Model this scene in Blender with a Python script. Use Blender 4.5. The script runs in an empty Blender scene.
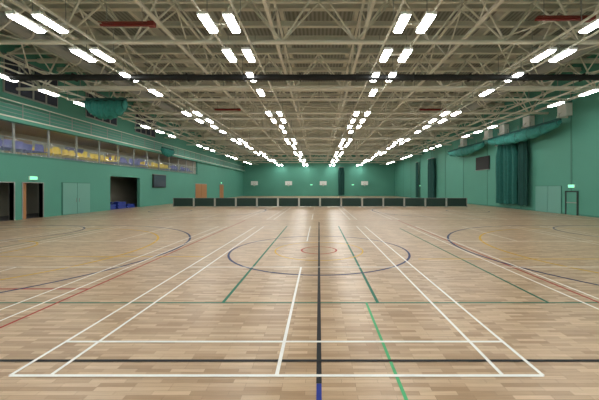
import bpy, math, random
from mathutils import Vector, Matrix
random.seed(4)
scn=bpy.context.scene
try:
    scn.view_settings.view_transform='Standard'
except Exception: pass

# ---------------------------------------------------------------- materials
def mat(name,col,rough=0.6,metal=0.0,emis=None,estr=0,noise=0.0,nscale=3.0,bump=0.0,alpha=1.0,spec=0.5):
    m=bpy.data.materials.new(name); m.use_nodes=True
    nt=m.node_tree; b=nt.nodes['Principled BSDF']
    b.inputs['Base Color'].default_value=(*col,1)
    b.inputs['Roughness'].default_value=rough
    b.inputs['Metallic'].default_value=metal
    b.inputs['Specular IOR Level'].default_value=spec
    b.inputs['Alpha'].default_value=alpha
    if emis:
        b.inputs['Emission Color'].default_value=(*emis,1)
        b.inputs['Emission Strength'].default_value=estr
    if noise>0 or bump>0:
        tc=nt.nodes.new('ShaderNodeTexCoord'); n=nt.nodes.new('ShaderNodeTexNoise')
        n.inputs['Scale'].default_value=nscale; n.inputs['Detail'].default_value=3
        nt.links.new(tc.outputs['Object'],n.inputs['Vector'])
        if noise>0:
            r=nt.nodes.new('ShaderNodeMapRange')
            r.inputs['To Min'].default_value=1-noise; r.inputs['To Max'].default_value=1+noise
            nt.links.new(n.outputs['Fac'],r.inputs['Value'])
            v=nt.nodes.new('ShaderNodeVectorMath'); v.operation='SCALE'
            v.inputs[0].default_value=col
            nt.links.new(r.outputs['Result'],v.inputs['Scale'])
            nt.links.new(v.outputs['Vector'],b.inputs['Base Color'])
        if bump>0:
            bp=nt.nodes.new('ShaderNodeBump'); bp.inputs['Strength'].default_value=bump
            bp.inputs['Distance'].default_value=0.02
            nt.links.new(n.outputs['Fac'],bp.inputs['Height'])
            nt.links.new(bp.outputs['Normal'],b.inputs['Normal'])
    return m

def floor_mat():
    m=bpy.data.materials.new('wood_sports_floor'); m.use_nodes=True
    nt=m.node_tree; b=nt.nodes['Principled BSDF']; L=nt.links.new
    tc=nt.nodes.new('ShaderNodeTexCoord')
    br=nt.nodes.new('ShaderNodeTexBrick')
    br.inputs['Scale'].default_value=1
    br.inputs['Brick Width'].default_value=0.40
    br.inputs['Row Height'].default_value=0.065
    br.inputs['Mortar Size'].default_value=0.0014
    br.inputs['Mortar Smooth'].default_value=0.1
    br.inputs['Color1'].default_value=(0.36,0.23,0.130,1)
    br.inputs['Color2'].default_value=(0.60,0.435,0.285,1)
    br.inputs['Mortar'].default_value=(0.20,0.12,0.07,1)
    br.offset=0.37; br.offset_frequency=3
    L(tc.outputs['Object'],br.inputs['Vector'])
    mp=nt.nodes.new('ShaderNodeMapping'); mp.inputs['Scale'].default_value=(3,45,1)
    n=nt.nodes.new('ShaderNodeTexNoise'); n.inputs['Scale'].default_value=1; n.inputs['Detail'].default_value=5
    L(tc.outputs['Object'],mp.inputs['Vector']); L(mp.outputs['Vector'],n.inputs['Vector'])
    r=nt.nodes.new('ShaderNodeMapRange'); r.inputs['To Min'].default_value=0.76; r.inputs['To Max'].default_value=1.22
    L(n.outputs['Fac'],r.inputs['Value'])
    v=nt.nodes.new('ShaderNodeVectorMath'); v.operation='SCALE'
    L(br.outputs['Color'],v.inputs[0]); L(r.outputs['Result'],v.inputs['Scale'])
    L(v.outputs['Vector'],b.inputs['Base Color'])
    b.inputs['Roughness'].default_value=0.31
    b.inputs['Specular IOR Level'].default_value=0.37
    return m

def deck_mat():
    col=(0.31,0.335,0.30)
    m=mat('roof_deck_metal',col,0.6)
    nt=m.node_tree; b=nt.nodes['Principled BSDF']; L=nt.links.new
    tc=nt.nodes.new('ShaderNodeTexCoord'); w=nt.nodes.new('ShaderNodeTexWave')
    w.bands_direction='X'; w.inputs['Scale'].default_value=1.3
    L(tc.outputs['Object'],w.inputs['Vector'])
    r=nt.nodes.new('ShaderNodeMapRange'); r.inputs['To Min'].default_value=0.6; r.inputs['To Max'].default_value=1.1
    L(w.outputs['Fac'],r.inputs['Value'])
    v=nt.nodes.new('ShaderNodeVectorMath'); v.operation='SCALE'; v.inputs[0].default_value=col
    L(r.outputs['Result'],v.inputs['Scale']); L(v.outputs['Vector'],b.inputs['Base Color'])
    return m

M_floor=floor_mat(); M_deck=deck_mat()
M_wall=mat('teal_wall_paint',(0.095,0.325,0.25),0.6,noise=0.05,nscale=0.6,spec=0.3)
M_wallD=mat('teal_wall_dark',(0.05,0.21,0.16),0.55,noise=0.05,nscale=1)
M_door=mat('pale_green_door',(0.15,0.38,0.32),0.5)
M_steel=mat('cream_steel_paint',(0.72,0.72,0.63),0.5,noise=0.06,nscale=2)
M_steelG=mat('grey_steel',(0.30,0.32,0.30),0.5)
M_white=mat('white_paint',(0.85,0.87,0.85),0.5)
M_black=mat('black_fabric',(0.008,0.009,0.010),0.7)
M_dark=mat('dark_interior',(0.03,0.045,0.04),0.8)
M_net=mat('teal_net_fabric',(0.02,0.20,0.17),0.8,noise=0.3,nscale=4,bump=0.4)
M_fab=mat('teal_curtain_fabric',(0.012,0.13,0.11),0.8,noise=0.3,nscale=6,bump=0.4)
M_fabD=mat('dark_teal_curtain',(0.01,0.075,0.065),0.85,noise=0.2,nscale=6)
M_lamp=mat('lamp_diffuser',(0.9,0.9,0.9),0.4,emis=(1.0,0.99,0.95),estr=39)
M_lampG=mat('gallery_lamp_diffuser',(0.9,0.9,0.9),0.4,emis=(1.0,0.96,0.88),estr=16)
M_red=mat('heater_red_brown',(0.22,0.025,0.018),0.5)
M_yel=mat('yellow_plastic',(0.95,0.68,0.03),0.4)
M_pur=mat('purple_upholstery',(0.12,0.11,0.40),0.6)
M_mat=mat('blue_gym_mat_vinyl',(0.02,0.05,0.35),0.5)
M_glass=mat('gallery_glass',(0.5,0.7,0.7),0.05,alpha=0.08)
M_win=mat('dark_window_glass',(0.05,0.06,0.09),0.08)
M_orange=mat('orange_wood_door',(0.42,0.19,0.07),0.5)
M_cream=mat('cream_plaster',(0.55,0.52,0.42),0.7)
M_bar=mat('barrier_dark_green',(0.012,0.04,0.032),0.7)
M_exit=mat('exit_sign_green',(0.05,0.6,0.3),0.5,emis=(0.3,1.0,0.6),estr=1.2)
M_grey=mat('gallery_floor_grey',(0.2,0.2,0.2),0.8)
LM={'w':mat('line_white',(0.88,0.88,0.86),0.4),
    'k':mat('line_black',(0.006,0.007,0.010),0.5,spec=0.2),
    'b':mat('line_blue',(0.010,0.03,0.26),0.5,spec=0.2),
    'd':mat('line_navy',(0.012,0.03,0.12),0.5,spec=0.2),
    'g':mat('line_green',(0.08,0.42,0.18),0.5,spec=0.2),
    't':mat('line_dark_green',(0.01,0.16,0.10),0.5,spec=0.2),
    'r':mat('line_red',(0.38,0.02,0.015),0.5,spec=0.2),
    'y':mat('line_yellow',(0.66,0.40,0.03),0.5,spec=0.2)}

# ---------------------------------------------------------------- mesh builder
class MB:
    def __init__(s): s.v=[];s.f=[];s.m=[]; s.mats=[]
    def mi(s,m):
        if m not in s.mats: s.mats.append(m)
        return s.mats.index(m)
    def quad(s,pts,m):
        b=len(s.v); s.v+= [tuple(p) for p in pts]; s.f.append(tuple(range(b,b+len(pts)))); s.m.append(s.mi(m))
    def box(s,x0,x1,y0,y1,z0,z1,m):
        b=len(s.v)
        s.v+=[(x0,y0,z0),(x1,y0,z0),(x1,y1,z0),(x0,y1,z0),(x0,y0,z1),(x1,y0,z1),(x1,y1,z1),(x0,y1,z1)]
        i=s.mi(m)
        for f in [(0,3,2,1),(4,5,6,7),(0,1,5,4),(1,2,6,5),(2,3,7,6),(3,0,4,7)]:
            s.f.append(tuple(b+k for k in f)); s.m.append(i)
    def tube(s,p,q,r,m,n=6,r2=None):
        p=Vector(p);q=Vector(q);d=(q-p).normalized()
        up=Vector((0,0,1)) if abs(d.z)<0.9 else Vector((1,0,0))
        a=d.cross(up).normalized(); c=d.cross(a)
        if r2 is None: r2=r
        b=len(s.v); i=s.mi(m)
        for base in (p,q):
            for k in range(n):
                t=2*math.pi*(k+0.5)/n
                s.v.append(tuple(base+a*r*math.cos(t)+c*r2*math.sin(t)))
        for k in range(n):
            s.f.append((b+k,b+(k+1)%n,b+n+(k+1)%n,b+n+k)); s.m.append(i)
        s.f.append(tuple(b+k for k in range(n))[::-1]); s.m.append(i)
        s.f.append(tuple(b+n+k for k in range(n))); s.m.append(i)
    def grid(s,rows,m,closed=False):
        b=len(s.v); n=len(rows[0]); i=s.mi(m)
        for r in rows: s.v+=[tuple(p) for p in r]
        for a in range(len(rows)-1):
            for k in range(n if closed else n-1):
                k2=(k+1)%n
                s.f.append((b+a*n+k,b+a*n+k2,b+(a+1)*n+k2,b+(a+1)*n+k)); s.m.append(i)
    def mesh(s,name):
        me=bpy.data.meshes.new(name); me.from_pydata(s.v,[],s.f)
        for m in s.mats: me.materials.append(m)
        me.polygons.foreach_set('material_index',s.m); me.update(); return me
    def obj(s,name,loc=(0,0,0),smooth=False,parent=None):
        me=s.mesh(name)
        if smooth: me.polygons.foreach_set('use_smooth',[True]*len(me.polygons))
        return inst(me,name,loc,parent=parent)
def inst(me,name,loc=(0,0,0),rz=0,parent=None):
    o=bpy.data.objects.new(name,me); o.location=loc; o.rotation_euler=(0,0,rz)
    scn.collection.objects.link(o)
    if parent: o.parent=parent
    return o

XL,XR=-20.2,20.2; YB,YF=-8.0,80.0; ZT=12.0

# ---------------------------------------------------------------- shell
m=MB(); m.box(XL-0.3,XR+0.3,YB-0.3,YF+0.3,-0.3,0,M_floor); m.obj('floor')
m=MB(); m.box(XL-6,XR+0.3,YB-0.3,YF+0.3,ZT,ZT+0.2,M_deck); m.obj('ceiling')
m=MB(); m.box(XL-6,XR+0.3,YF,YF+0.3,0,ZT,M_wall); m.obj('wall_back')
m=MB(); m.box(XL-6,XR+0.3,YB-0.3,YB,0,ZT,M_wall); m.obj('wall_front')
m=MB(); m.box(XR,XR+0.3,YB,YF,0,ZT,M_wall)
for y in range(-6,80,6):
    m.box(XR-0.03,XR,y,y+0.12,0,ZT,M_wallD)
m.box(XR-0.04,XR,YB,YF,9.2,9.35,M_white)
m.obj('wall_right')
m=MB(); m.box(XR-0.02,XR,YB,YF,0,0.12,M_wallD); m.obj('baseboard_right')
ops=[(14.5,15.7,2.5),(18.2,19.9,2.5),(20.5,22.0,2.5),(29.1,33.9,3.3)]
m=MB(); y=YB
for a,b,h in ops:
    m.box(XL-0.3,XL,y,a,0,4.4,M_wall); m.box(XL-0.3,XL,a,b,h,4.4,M_wall); y=b
m.box(XL-0.3,XL,y,YF,0,4.4,M_wall)
m.box(XL-0.3,XL,50,YF,4.4,ZT,M_wall)
m.box(XL-0.3,XL,YB,50,6.75,ZT,M_wall)
m.box(XL-0.3,XL+0.04,YB,50,4.3,4.42,M_wallD)
m.obj('wall_left')
m=MB()
m.box(XL-4,XL-3.9,YB,40,0,4.3,M_cream); m.box(XL-4,XL-0.3,YB,40,-0.1,0,M_grey)
m.box(XL-4,XL-0.3,39.9,40,0,4.3,M_dark)
m.obj('wall_corridor')
for i,(a,b,h) in enumerate(ops[:3]):
    m=MB(); m.box(XL-0.32,XL+0.03,a-0.06,a,0,h+0.06,M_steelG); m.box(XL-0.32,XL+0.03,b,b+0.06,0,h+0.06,M_steelG)
    m.box(XL-0.32,XL+0.03,a,b,h,h+0.06,M_steelG)
    m.box(XL-0.26,XL-0.2,a,a+(b-a)*0.3,0,h,M_orange if i==2 else M_dark)
    m.obj('door_%d'%(i+1))
m=MB(); m.box(XL,XL+0.04,23.6,26.5,0,2.6,M_wallD)
m.box(XL+0.04,XL+0.07,23.65,25.03,0.02,2.55,M_door);m.box(XL+0.04,XL+0.07,25.07,26.45,0.02,2.55,M_door)
m.tube((XL+0.12,24.9,1),(XL+0.12,24.9,1.3),0.02,M_steelG);m.tube((XL+0.12,25.2,1),(XL+0.12,25.2,1.3),0.02,M_steelG)
m.obj('door_4')
for i,(a,b) in enumerate([(49,54),(61,63.5)]):
    m=MB(); m.box(XL,XL+0.05,a,b,0,2.9,M_steelG); m.box(XL+0.05,XL+0.08,a+0.1,(a+b)/2-0.03,0.02,2.8,M_orange); m.box(XL+0.05,XL+0.08,(a+b)/2+0.03,b-0.1,0.02,2.8,M_orange)
    m.obj('door_%d'%(5+i))
# blue gym mats stacked on edge of the store opening
m=MB()
for st,(y0,n) in enumerate([(29.4,5),(31.0,7),(32.5,4)]):
    for k in range(n):
        o=0.03*math.sin(k*2.3+st)
        z=0.002+k*0.1
        m.box(XL-1.7+o,XL-0.5+o,y0+o,y0+1.2+o,z,z+0.085,M_mat)
        m.box(XL-1.2+o,XL-1.0+o,y0-0.02+o,y0+1.22+o,z+0.03,z+0.055,M_white)
m.obj('gym_mat_stack')

# gallery
m=MB(); m.box(XL-6,XL-0.3,YB,50,4.3,4.4,M_grey); m.obj('floor_gallery')
m=MB(); m.box(XL-6.1,XL-6,YB,50,4.4,ZT,M_cream); m.box(XL-6,XL-0.3,50,50.1,4.4,ZT,M_cream)
for k,y in enumerate(range(-5,50,6)): m.box(XL-6,XL-5.95,y,y+2.4,4.4,6.5,M_orange if k%2 else M_pur)
m.obj('wall_gallery')
m=MB(); m.box(XL-6,XL-0.3,YB,50,6.9,7.0,M_cream); m.obj('ceiling_gallery')
m=MB()
y=-6.0
while y<50:
    m.box(XL-0.22,XL-0.12,y,y+0.1,4.4,6.75,M_steelG); y+=2.6
m.tube((XL-0.15,YB,5.5),(XL-0.15,50,5.5),0.03,M_steelG)
m.box(XL-0.17,XL-0.14,YB,50,4.45,5.47,M_glass)
m.obj('window_1')
m=MB()
m.box(XL,XL+0.5,YB,YF,6.45,6.75,M_wall)
m.box(XL+0.5,XL+0.54,YB,YF,6.68,6.76,M_steel)
for z in (7.0,7.25,7.5): m.tube((XL+0.5,YB,z),(XL+0.5,YF,z),0.02,M_steelG,4)
m.tube((XL+0.5,YB,7.75),(XL+0.5,YF,7.75),0.035,M_steel)
y=-6
while y<YF:
    m.tube((XL+0.5,y,6.7),(XL+0.5,y,7.75),0.025,M_steelG,4); y+=2
m.obj('walkway_railing')
for i,(a,b) in enumerate([(15,18.6),(19.2,23.2),(26,30),(33,37)]):
    m=MB(); m.box(XL,XL+0.06,a,b,8.3,10.8,M_steelG)
    n=4
    for k in range(n):
        w=(b-a)/n
        m.box(XL+0.06,XL+0.08,a+k*w+0.08,a+(k+1)*w-0.08,8.4,9.5,M_win)
        m.box(XL+0.06,XL+0.08,a+k*w+0.08,a+(k+1)*w-0.08,9.6,10.7,M_win)
    m.obj('window_%d'%(i+2))
m=MB(); m.box(-0.15,0.15,-0.6,0.6,0,0.05,M_lampG); gl=m.mesh('gallery_light')
y=-4
while y<50:
    inst(gl,'gallery_light',(XL-1.6,y,6.84)); y+=3.2
def chair(col):
    m=MB()
    m.box(-0.24,0.24,-0.24,0.24,0.42,0.48,col)
    for o in (0,0.025):
        m.grid([[(-0.24+0.48*k/4,0.20+o+0.05*t+0.04*math.sin(math.pi*k/4),0.5+0.45*t) for k in range(5)] for t in (0,0.33,0.66,1)],col)
    for x in(-0.2,0.2):
        m.tube((x,-0.2,0),(x,-0.18,0.43),0.012,M_steelG)
        m.tube((x,0.24,0),(x,0.2,0.55),0.012,M_steelG)
    return m.mesh('gallery_chair')
cy=chair(M_yel); cp=chair(M_pur)
y=12
while y<49:
    c=cy if 23.5<y<31 or 36<y<42 else cp
    for xx in (0.6,1.3,2.0):
        inst(c,'gallery_chair',(XL-xx,y+random.uniform(-.05,.05),4.4),rz=math.pi/2+math.pi*(random.random()<0.5)+random.uniform(-.2,.2))
    y+=0.72
m=MB(); m.box(0,0.15,36.4,39.4,2.2,3.8,M_black); m.box(0.15,0.17,36.5,39.3,2.3,3.7,M_win)
m.box(0.0,0.18,36.35,39.45,3.8,3.86,M_steelG); m.obj('scoreboard',(XL+0.01,0,0))
m=MB(); m.box(-0.12,0,-1.5,1.5,-0.8,0.8,M_black); m.box(-0.15,-0.12,-1.4,1.4,-0.7,0.7,M_black); m.box(-0.16,0,-1.55,1.55,-0.85,-0.8,M_steelG)
m.obj('wall_display_screen',(XR-0.01,37,5.2))

m=MB(); m.box(XR-0.04,XR,25.0,28.0,0,2.35,M_wallD); m.box(XR-0.07,XR-0.04,25.04,26.48,0.02,2.31,M_door); m.box(XR-0.07,XR-0.04,26.52,27.96,0.02,2.31,M_door); m.obj('door_7')
m=MB(); m.box(XR-0.08,XR,23.4,23.5,0,1.9,M_dark);m.box(XR-0.08,XR,24.5,24.6,0,1.9,M_dark);m.box(XR-0.08,XR,23.4,24.6,1.82,1.92,M_dark);m.box(XR-0.04,XR,23.5,24.5,0,1.82,M_wall)
m.box(XR-0.07,XR-0.04,23.5,24.5,0.95,1.02,M_steelG); m.obj('door_8')
m=MB(); m.box(-0.03,0.03,-0.3,0.3,-0.12,0.12,M_white); m.box(-0.04,0.04,-0.27,0.27,-0.1,0.1,M_exit); ex=m.mesh('exit_sign')
for x,y,z in [(XR-0.05,24,2.3),(XL+0.05,21.2,2.85),(XL+0.05,62,3.2),(XR-0.05,60,2.6)]: inst(ex,'exit_sign',(x,y,z))
for x in(-17,-2,9.0): inst(ex,'exit_sign',(x,YF-0.05,3),rz=math.pi/2)

# ---------------------------------------------------------------- roof
def warren(m,x0,x1,y,zb,zt,n,w,rb=0.1,rd=0.05):
    m.tube((x0,y,zb),(x1,y,zb),rb,M_steel,8)
    for s in(-w,w): m.tube((x0,y+s,zt),(x1,y+s,zt),rb*0.85,M_steel,6)
    dx=(x1-x0)/n
    for k in range(n):
        a=x0+k*dx
        for s in(-w,w):
            m.tube((a,y+s,zt),(a+dx/2,y,zb),rd,M_steel,5)
            m.tube((a+dx/2,y,zb),(a+dx,y+s,zt),rd,M_steel,5)
        m.tube((a,y-w,zt),(a,y+w,zt),rd*0.8,M_steel,5)
m=MB(); warren(m,XL+0.02,XR-0.02,0,8.75,10.9,12,0.55); tr=m.mesh('roof_truss')
y=0.7; trY=[]
while y<YF-1:
    inst(tr,'roof_truss',(0,y,0)); trY.append(y); y+=6.45
m=MB(); L=YF-YB-0.1; n=int(L/3.225)
m.box(-0.07,0.07,YB+0.05,YF-0.05,9.3,9.42,M_steel); m.box(-0.06,0.06,YB+0.05,YF-0.05,10.85,10.95,M_steel)
for k in range(n):
    a=YB+0.05+k*L/n; b=YB+0.05+(k+1)*L/n
    m.tube((0,a,10.9),(0,(a+b)/2,9.36),0.04,M_steel,5); m.tube((0,(a+b)/2,9.36),(0,b,10.9),0.04,M_steel,5)
lg=m.mesh('roof_girder')
for x in(-17.3,-11.8,-7.0,-2.1,2.1,7.0,11.8,17.3): inst(lg,'roof_girder',(x,0,0))
m=MB(); m.box(XL+0.02,XR-0.02,-0.06,0.06,0,0.3,M_steel); m.box(XL+0.02,XR-0.02,-0.12,0.12,0,0.03,M_steel); pu=m.mesh('roof_purlin')
y=YB+0.8
while y<YF: inst(pu,'roof_purlin',(0,y,11.15)); y+=1.6
m=MB()
for x in range(-18,20,4): m.box(x-0.1,x+0.1,YB+0.05,YF-0.05,11.45,11.98,M_steel)
m.obj('roof_rafters')
m=MB()
for x in(-16.7,-10.05,-3.55,3.4,10.4,16.7):
    for s in(-0.62,0.62): m.box(x+s-0.03,x+s+0.03,YB+0.1,YF-0.1,8.28,8.36,M_steel)
    y=YB+1
    while y<YF:
        m.tube((x-0.62,y,8.3),(x-0.62,y,9.4),0.015,M_steelG,4); m.tube((x+0.62,y,8.3),(x+0.62,y,9.4),0.015,M_steelG,4)
        m.box(x-0.62,x+0.62,y-0.02,y+0.02,8.24,8.28,M_steel); y+=2.6
m.obj('lighting_track')
m=MB()
for i in range(len(trY)-1):
    y0,y1=trY[i],trY[i+1]
    for x0 in(-19,8,13.5): 
        m.tube((x0,y0,8.85),(x0+5.5,y1,8.85),0.03,M_steel,4); m.tube((x0+5.5,y0,8.85),(x0,y1,8.85),0.03,M_steel,4)
m.obj('roof_cross_bracing')
m=MB()
for y in (9.9,18.9,21.5,27.5,32.2,39,52,65): 
    m.box(-18,18,y-0.06,y+0.06,8.42,8.54,M_steel)
    for x in range(-18,19,3): m.tube((x,y,8.5),(x,y,9.4),0.02,M_steelG,4)
m.obj('net_hoist_rail')
m=MB()
for x in(-14.6,14.6):
    m.tube((x,YB+0.05,9.9),(x,YF-0.05,9.9),0.32,M_steelG,14)
    y=YB+2
    while y<YF-0.5: m.tube((x,y,9.9),(x,y+0.08,9.9),0.35,M_steel,14); y+=3
m.obj('ventilation_duct')

# ceiling light fixtures
m=MB()
m.box(-0.18,0.18,-0.60,0.60,0.05,0.14,M_white)
z0,z1=-0.01,0.05
a=[(-0.15,-0.55,z1),(0.15,-0.55,z1),(0.15,0.55,z1),(-0.15,0.55,z1)]
b=[(-0.13,-0.53,z0),(0.13,-0.53,z0),(0.13,0.53,z0),(-0.13,0.53,z0)]
m.quad(b[::-1],M_lamp)
for k in range(4): m.quad([a[k],a[(k+1)%4],b[(k+1)%4],b[k]],M_lamp)
for yy in(-0.5,0.5): m.tube((0,yy,0.13),(0,yy,0.27),0.012,M_steelG,4)
lt=m.mesh('ceiling_light')
k=0; y=10.8-2.6*7
while y<YF-1:
    ph=(k-7)%5
    for x in(-16.7,-10.05,-3.55,3.4,10.4,16.7):
        if abs(x)>15: dd=[] if ph in(0,1) else [0.0]
        elif ph in(0,1) or (ph==2 and 3<x<4): dd=[-0.43,0.43]
        elif ph==4: dd=[]
        else: dd=[-0.05]
        for d in dd: inst(lt,'ceiling_light',(x+d,y,8.0))
    y+=2.6; k+=1
m=MB(); m.tube((-0.95,0,0),(0.95,0,0),0.05,M_red,8)
m.grid([[(x,0.16*math.cos(t),0.02+0.1*math.sin(t)) for t in [math.pi*j/6 for j in range(7)]] for x in(-0.95,0.95)],M_red)
m.box(0.95,1.2,-0.1,0.1,-0.06,0.12,M_red)
for x in(-0.7,0.7): m.tube((x,0,0.1),(x,0,0.75),0.012,M_steelG,4)
ht=m.mesh('radiant_heater')
for x,y in[(-7.7,11.9),(9.3,11.5),(-7.7,24.9),(9.3,24.9)]: inst(ht,'radiant_heater',(x,y,8.6))

m=MB(); rows=[]
for i in range(61):
    x=-16.4+36.4*i/60
    r=0.16+0.012*math.sin(i*1.7)
    rows.append([(x,16+r*math.cos(t),8.03+r*math.sin(t)) for t in[2*math.pi*j/12 for j in range(12)]])
m.grid(rows,M_black,closed=True)
for x in range(-16,20,3):
    m.box(x-0.03,x+0.03,15.82,16.18,7.86,8.2,M_black)
m.obj('divider_curtain_roll')

# ---------------------------------------------------------------- net swags
def swag(name,loc,length,depth,width,axis='y',pw=0.45):
    m=MB(); rows=[]; n=40
    for i in range(n+1):
        u=i/n; y=(u-0.5)*length
        e=max(0.05,math.sin(math.pi*u)**pw)
        dp=depth*(0.2+0.8*e)*(1+0.05*math.sin(u*50)); w=width*(0.4+0.6*e)
        r=[]
        for j in range(14):
            t=2*math.pi*j/14
            zz=0.5*dp*(math.sin(t)-1)+0.03*math.sin(j*2.1+u*30)
            r.append((w*0.5*math.cos(t)*(1+0.08*math.sin(u*70+j)),y,zz))
        rows.append(r)
    m.grid(rows,M_net,closed=True)
    m.quad(rows[0][::-1],M_net); m.quad(rows[-1],M_net)
    m.box(-0.1,0.1,-length/2,length/2,0.0,0.16,M_fabD)
    k=int(length/1.5)
    for i in range(k+1):
        y=-length/2+0.1+(length-0.2)*i/k
        m.tube((0,y,0.1),(0.0,y,0.6),0.02,M_steelG,4)
        e=max(0.05,math.sin(math.pi*min(1,max(0,(y/length+0.5))))**pw); dp=depth*(0.2+0.8*e)*1.07; w=width*(0.4+0.6*e)*1.12
        ring=[[(w*0.5*math.cos(t),y+dy,0.5*dp*math.sin(t)-0.5*dp/1.07) for t in[2*math.pi*j/14 for j in range(14)]] for dy in(-0.03,0.03)]
        m.grid(ring,M_fabD,closed=True)
    o=m.obj(name,loc,smooth=False)
    if axis=='x': o.rotation_euler=(0,0,math.pi/2)
    return o
swag('rolled_net',(19.0,28.7,7.5),10.0,1.0,0.7)
swag('rolled_net',(19.0,39.4,7.4),9.4,1.0,0.7)
swag('rolled_net',(-14.5,20.5,8.1),2.7,1.25,0.9,'x')
swag('rolled_net',(-18.6,37,6.9),2.7,0.9,0.7)
def unit(y,z=8.3):
    m=MB(); m.box(-0.5,0,-0.45,0.45,-0.5,0.5,M_white)
    for k in range(6): m.box(-0.53,-0.5,-0.38,0.38,-0.4+k*0.13,-0.34+k*0.13,M_white)
    m.box(-0.9,0,-0.05,0.05,-0.62,-0.52,M_steel); m.tube((-0.9,0,-0.55),(0,0,0.4),0.03,M_steel)
    m.obj('wall_air_unit',(XR-0.01,y,z))
for y in (24.4,28.6,32.4,35.4,41.5): unit(y,8.45)

def curtain(name,x,y0,y1,z0,z1,mt,amp=0.18):
    m=MB(); n=int((y1-y0)/0.05); rows=[]
    for zt in [0,0.1,0.3,0.55,0.8,0.95,1]:
        z=z0+(z1-z0)*zt; pinch=1-0.2*math.exp(-((zt-1)/0.12)**2)-0.04*math.sin(zt*7)
        r=[]
        for k in range(n+1):
            u=k/n; y=(y0+y1)/2+(u-0.5)*(y1-y0)*pinch
            r.append((x+amp*math.sin(u*(y1-y0)*9+1.3*math.sin(u*17)),y,z+0.05*math.sin(u*23)*(1-zt)))
        rows.append(r)
    m.grid(rows,mt)
    m.grid([[(p[0]+0.05,p[1],p[2]) for p in r] for r in rows],mt)
    m.box(x-0.05,x+0.05,y0,y1,z1-0.02,z1+0.1,M_steelG)
    return m.obj(name,smooth=True)
curtain('gathered_net_curtain',19.7,29.9,33.6,0.5,6.8,M_fab,0.22)
curtain('gathered_net_curtain',19.7,28.5,29.7,0.45,6.8,M_fabD,0.15)
curtain('gathered_net_curtain',19.7,51.5,54.7,0.3,7.3,M_fabD)
curtain('gathered_net_curtain',19.7,60,61.2,0.3,7.3,M_fabD,0.1)
o=curtain('gathered_net_curtain',0,-0.8,0.8,0.3,7.6,M_fabD); o.location=(5.9,YF-0.5,0); o.rotation_euler=(0,0,math.pi/2)

# ---------------------------------------------------------------- barriers
m=MB(); w=2.32
m.box(-w/2+0.05,w/2-0.05,-0.02,0.02,0.08,1.0,M_bar)
for x in(-w/2+0.04,w/2-0.04):
    m.box(x-0.04,x+0.04,-0.03,0.03,0.007,1.03,M_steelG); m.box(x-0.03,x+0.03,-0.25,0.25,0.007,0.05,M_steelG)
m.box(-w/2,w/2,-0.025,0.025,1.0,1.03,M_steelG)
bar=m.mesh('court_barrier')
for i in range(14): inst(bar,'court_barrier',(-16.5+w/2+i*(33.3/14),34,0))
m=MB()
m.box(-0.9,0.9,-0.03,0.03,0,1.05,M_white); m.box(-0.3,0.3,-0.04,-0.03,0.15,0.6,M_steelG)
m.box(-0.26,0.26,-0.05,-0.04,0.19,0.56,M_white)
R=[]
for i in range(17):
    t=2*math.pi*i/16
    R.append([((0.225+0.02*math.cos(p))*math.cos(t),-0.3+(0.225+0.02*math.cos(p))*math.sin(t),0.15+0.02*math.sin(p)) for p in[2*math.pi*j/6 for j in range(6)]])
m.grid(R,M_red,closed=True)
for i in range(12):
    t=2*math.pi*i/12; m.tube((0.225*math.cos(t),-0.3+0.225*math.sin(t),0.14),(0.12*math.cos(t+0.4),-0.3+0.12*math.sin(t+0.4),-0.28),0.008,M_white,4)
for x in(-0.5,0.5):
    m.tube((x,0,0.8),(x,0.88,0.8),0.03,M_steelG); m.tube((x,0,0.2),(x,0.88,0.5),0.03,M_steelG)
bb=m.mesh('basketball_backboard')
for x in(-17,-8,1.1,12): inst(bb,'basketball_backboard',(x,YF-0.9,2.9))

# ---------------------------------------------------------------- court markings
LZ={'t':0.002,'r':0.0025,'y':0.003,'d':0.0035,'b':0.004,'g':0.0045,'k':0.005,'w':0.0055}
m=MB()
def hline(x0,x1,y,c,w=0.05): z=LZ[c]; m.quad([(x0,y-w/2,z),(x1,y-w/2,z),(x1,y+w/2,z),(x0,y+w/2,z)],LM[c])
def vline(x,y0,y1,c,w=0.05): z=LZ[c]+0.0002; m.quad([(x-w/2,y0,z),(x+w/2,y0,z),(x+w/2,y1,z),(x-w/2,y1,z)],LM[c])
def arc(cx,cy,r,a0,a1,c,w=0.07):
    n=64; z=LZ[c]+0.0004
    for i in range(n):
        t=math.radians(a0+(a1-a0)*i/n); u=math.radians(a0+(a1-a0)*(i+1)/n)
        m.quad([(cx+(r-w/2)*math.cos(t),cy+(r-w/2)*math.sin(t),z),(cx+(r+w/2)*math.cos(t),cy+(r+w/2)*math.sin(t),z),
                (cx+(r+w/2)*math.cos(u),cy+(r+w/2)*math.sin(u),z),(cx+(r-w/2)*math.cos(u),cy+(r-w/2)*math.sin(u),z)],LM[c])
def badminton(cx,y0,w=0.04):
    x0,x1=cx-3.05,cx+3.05; y1=y0+13.4
    for x in(x0,x1): vline(x,y0,y1,'w',w)
    for x in(x0+0.46,x1-0.46): vline(x,y0,y1,'w',w)
    for y in(y0,y0+0.76,y0+4.72,y1-4.72,y1-0.76,y1): hline(x0,x1,y,'w',w)
    vline(cx,y0,y0+4.72,'w',w); vline(cx,y1-4.72,y1,'w',w)
for cx in(-0.485,-8.2,8.0,-15.6,15.4):
    badminton(cx,3.44,0.045)
    for yy in(20.4,36.5,52.5): badminton(cx,yy)
vline(0,3.3,19,'k',0.06); vline(0,-2,3.3,'b',0.055)
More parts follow.
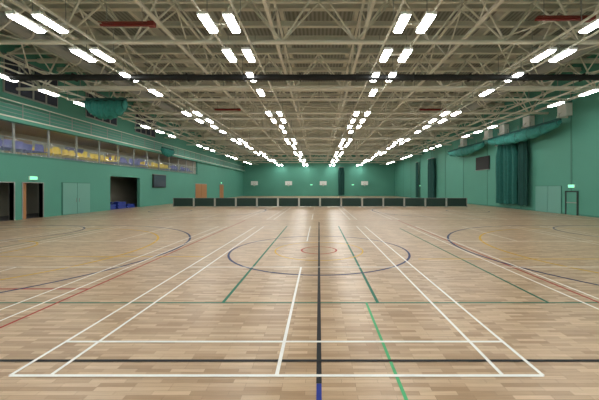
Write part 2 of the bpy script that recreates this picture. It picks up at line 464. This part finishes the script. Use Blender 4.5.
hline(-19,19,3.74,'k',0.05); hline(-19,19,5.63,'t',0.05)
vline(-1.8,5.63,17,'t',0.06); vline(1.1,5.63,17,'t',0.06); vline(0.885,-2,5.63,'g',0.04)
vline(4.3,5.63,16,'t',0.06); vline(-11.5,5.63,16,'t')
vline(-4.9,-2,20,'r',0.05); vline(5.25,-2,20,'r',0.05); hline(-19,-4.9,6.4,'r',0.06); hline(-19,19,20,'r')
arc(0,10.4,3,0,360,'d',0.07); arc(0,10.4,0.6,0,360,'r',0.06); arc(0,10.4,1.5,0,360,'y',0.05)
for s in(-1,1):
    sx=lambda a,b:(min(s*a,s*b),max(s*a,s*b))
    e=-90 if s<0 else 270
    arc(s*11.8,10.4,6.75,90,e,'d',0.085)
    arc(s*11.8,10.4,5.5,90,e,'y',0.08)
    arc(s*14.6,14.5,2.6,0,360,'d',0.08); arc(s*12.2,10.4,1.8,0,360,'y',0.07)
    hline(*sx(11.8,19),10.4-6.75,'d',0.07); hline(*sx(11.8,19),10.4+6.75,'d',0.07)
    hline(*sx(11.8,19),10.4+5.5,'y',0.07)
    vline(s*19,2,24,'d')
    hline(*sx(12.2,19),8.6,'d',0.06); hline(*sx(12.2,19),12.2,'d',0.06)
    arc(s*11.8,28,6.75,90,e,'d',0.09); arc(s*13.8,28,1.8,0,360,'d',0.08)
hline(-19,-3.6,9.4,'y',0.06); hline(3,19,9.1,'y',0.06); hline(-19,19,24,'d',0.08)
m.obj('court_markings')

# ---------------------------------------------------------------- world + camera
w=bpy.data.worlds.new('world'); scn.world=w; w.use_nodes=True
w.node_tree.nodes['Background'].inputs[0].default_value=(0.5,0.55,0.6,1); w.node_tree.nodes['Background'].inputs[1].default_value=0.3
cam=bpy.data.cameras.new('camera'); co=bpy.data.objects.new('camera',cam); scn.collection.objects.link(co)
co.location=(0,0,2.15); co.rotation_euler=(math.radians(90),0,0)
cam.sensor_width=36; cam.lens=36*300.7/599; cam.shift_x=-19.5/599; cam.shift_y=-12/599
cam.clip_start=0.05; cam.clip_end=300
scn.camera=co
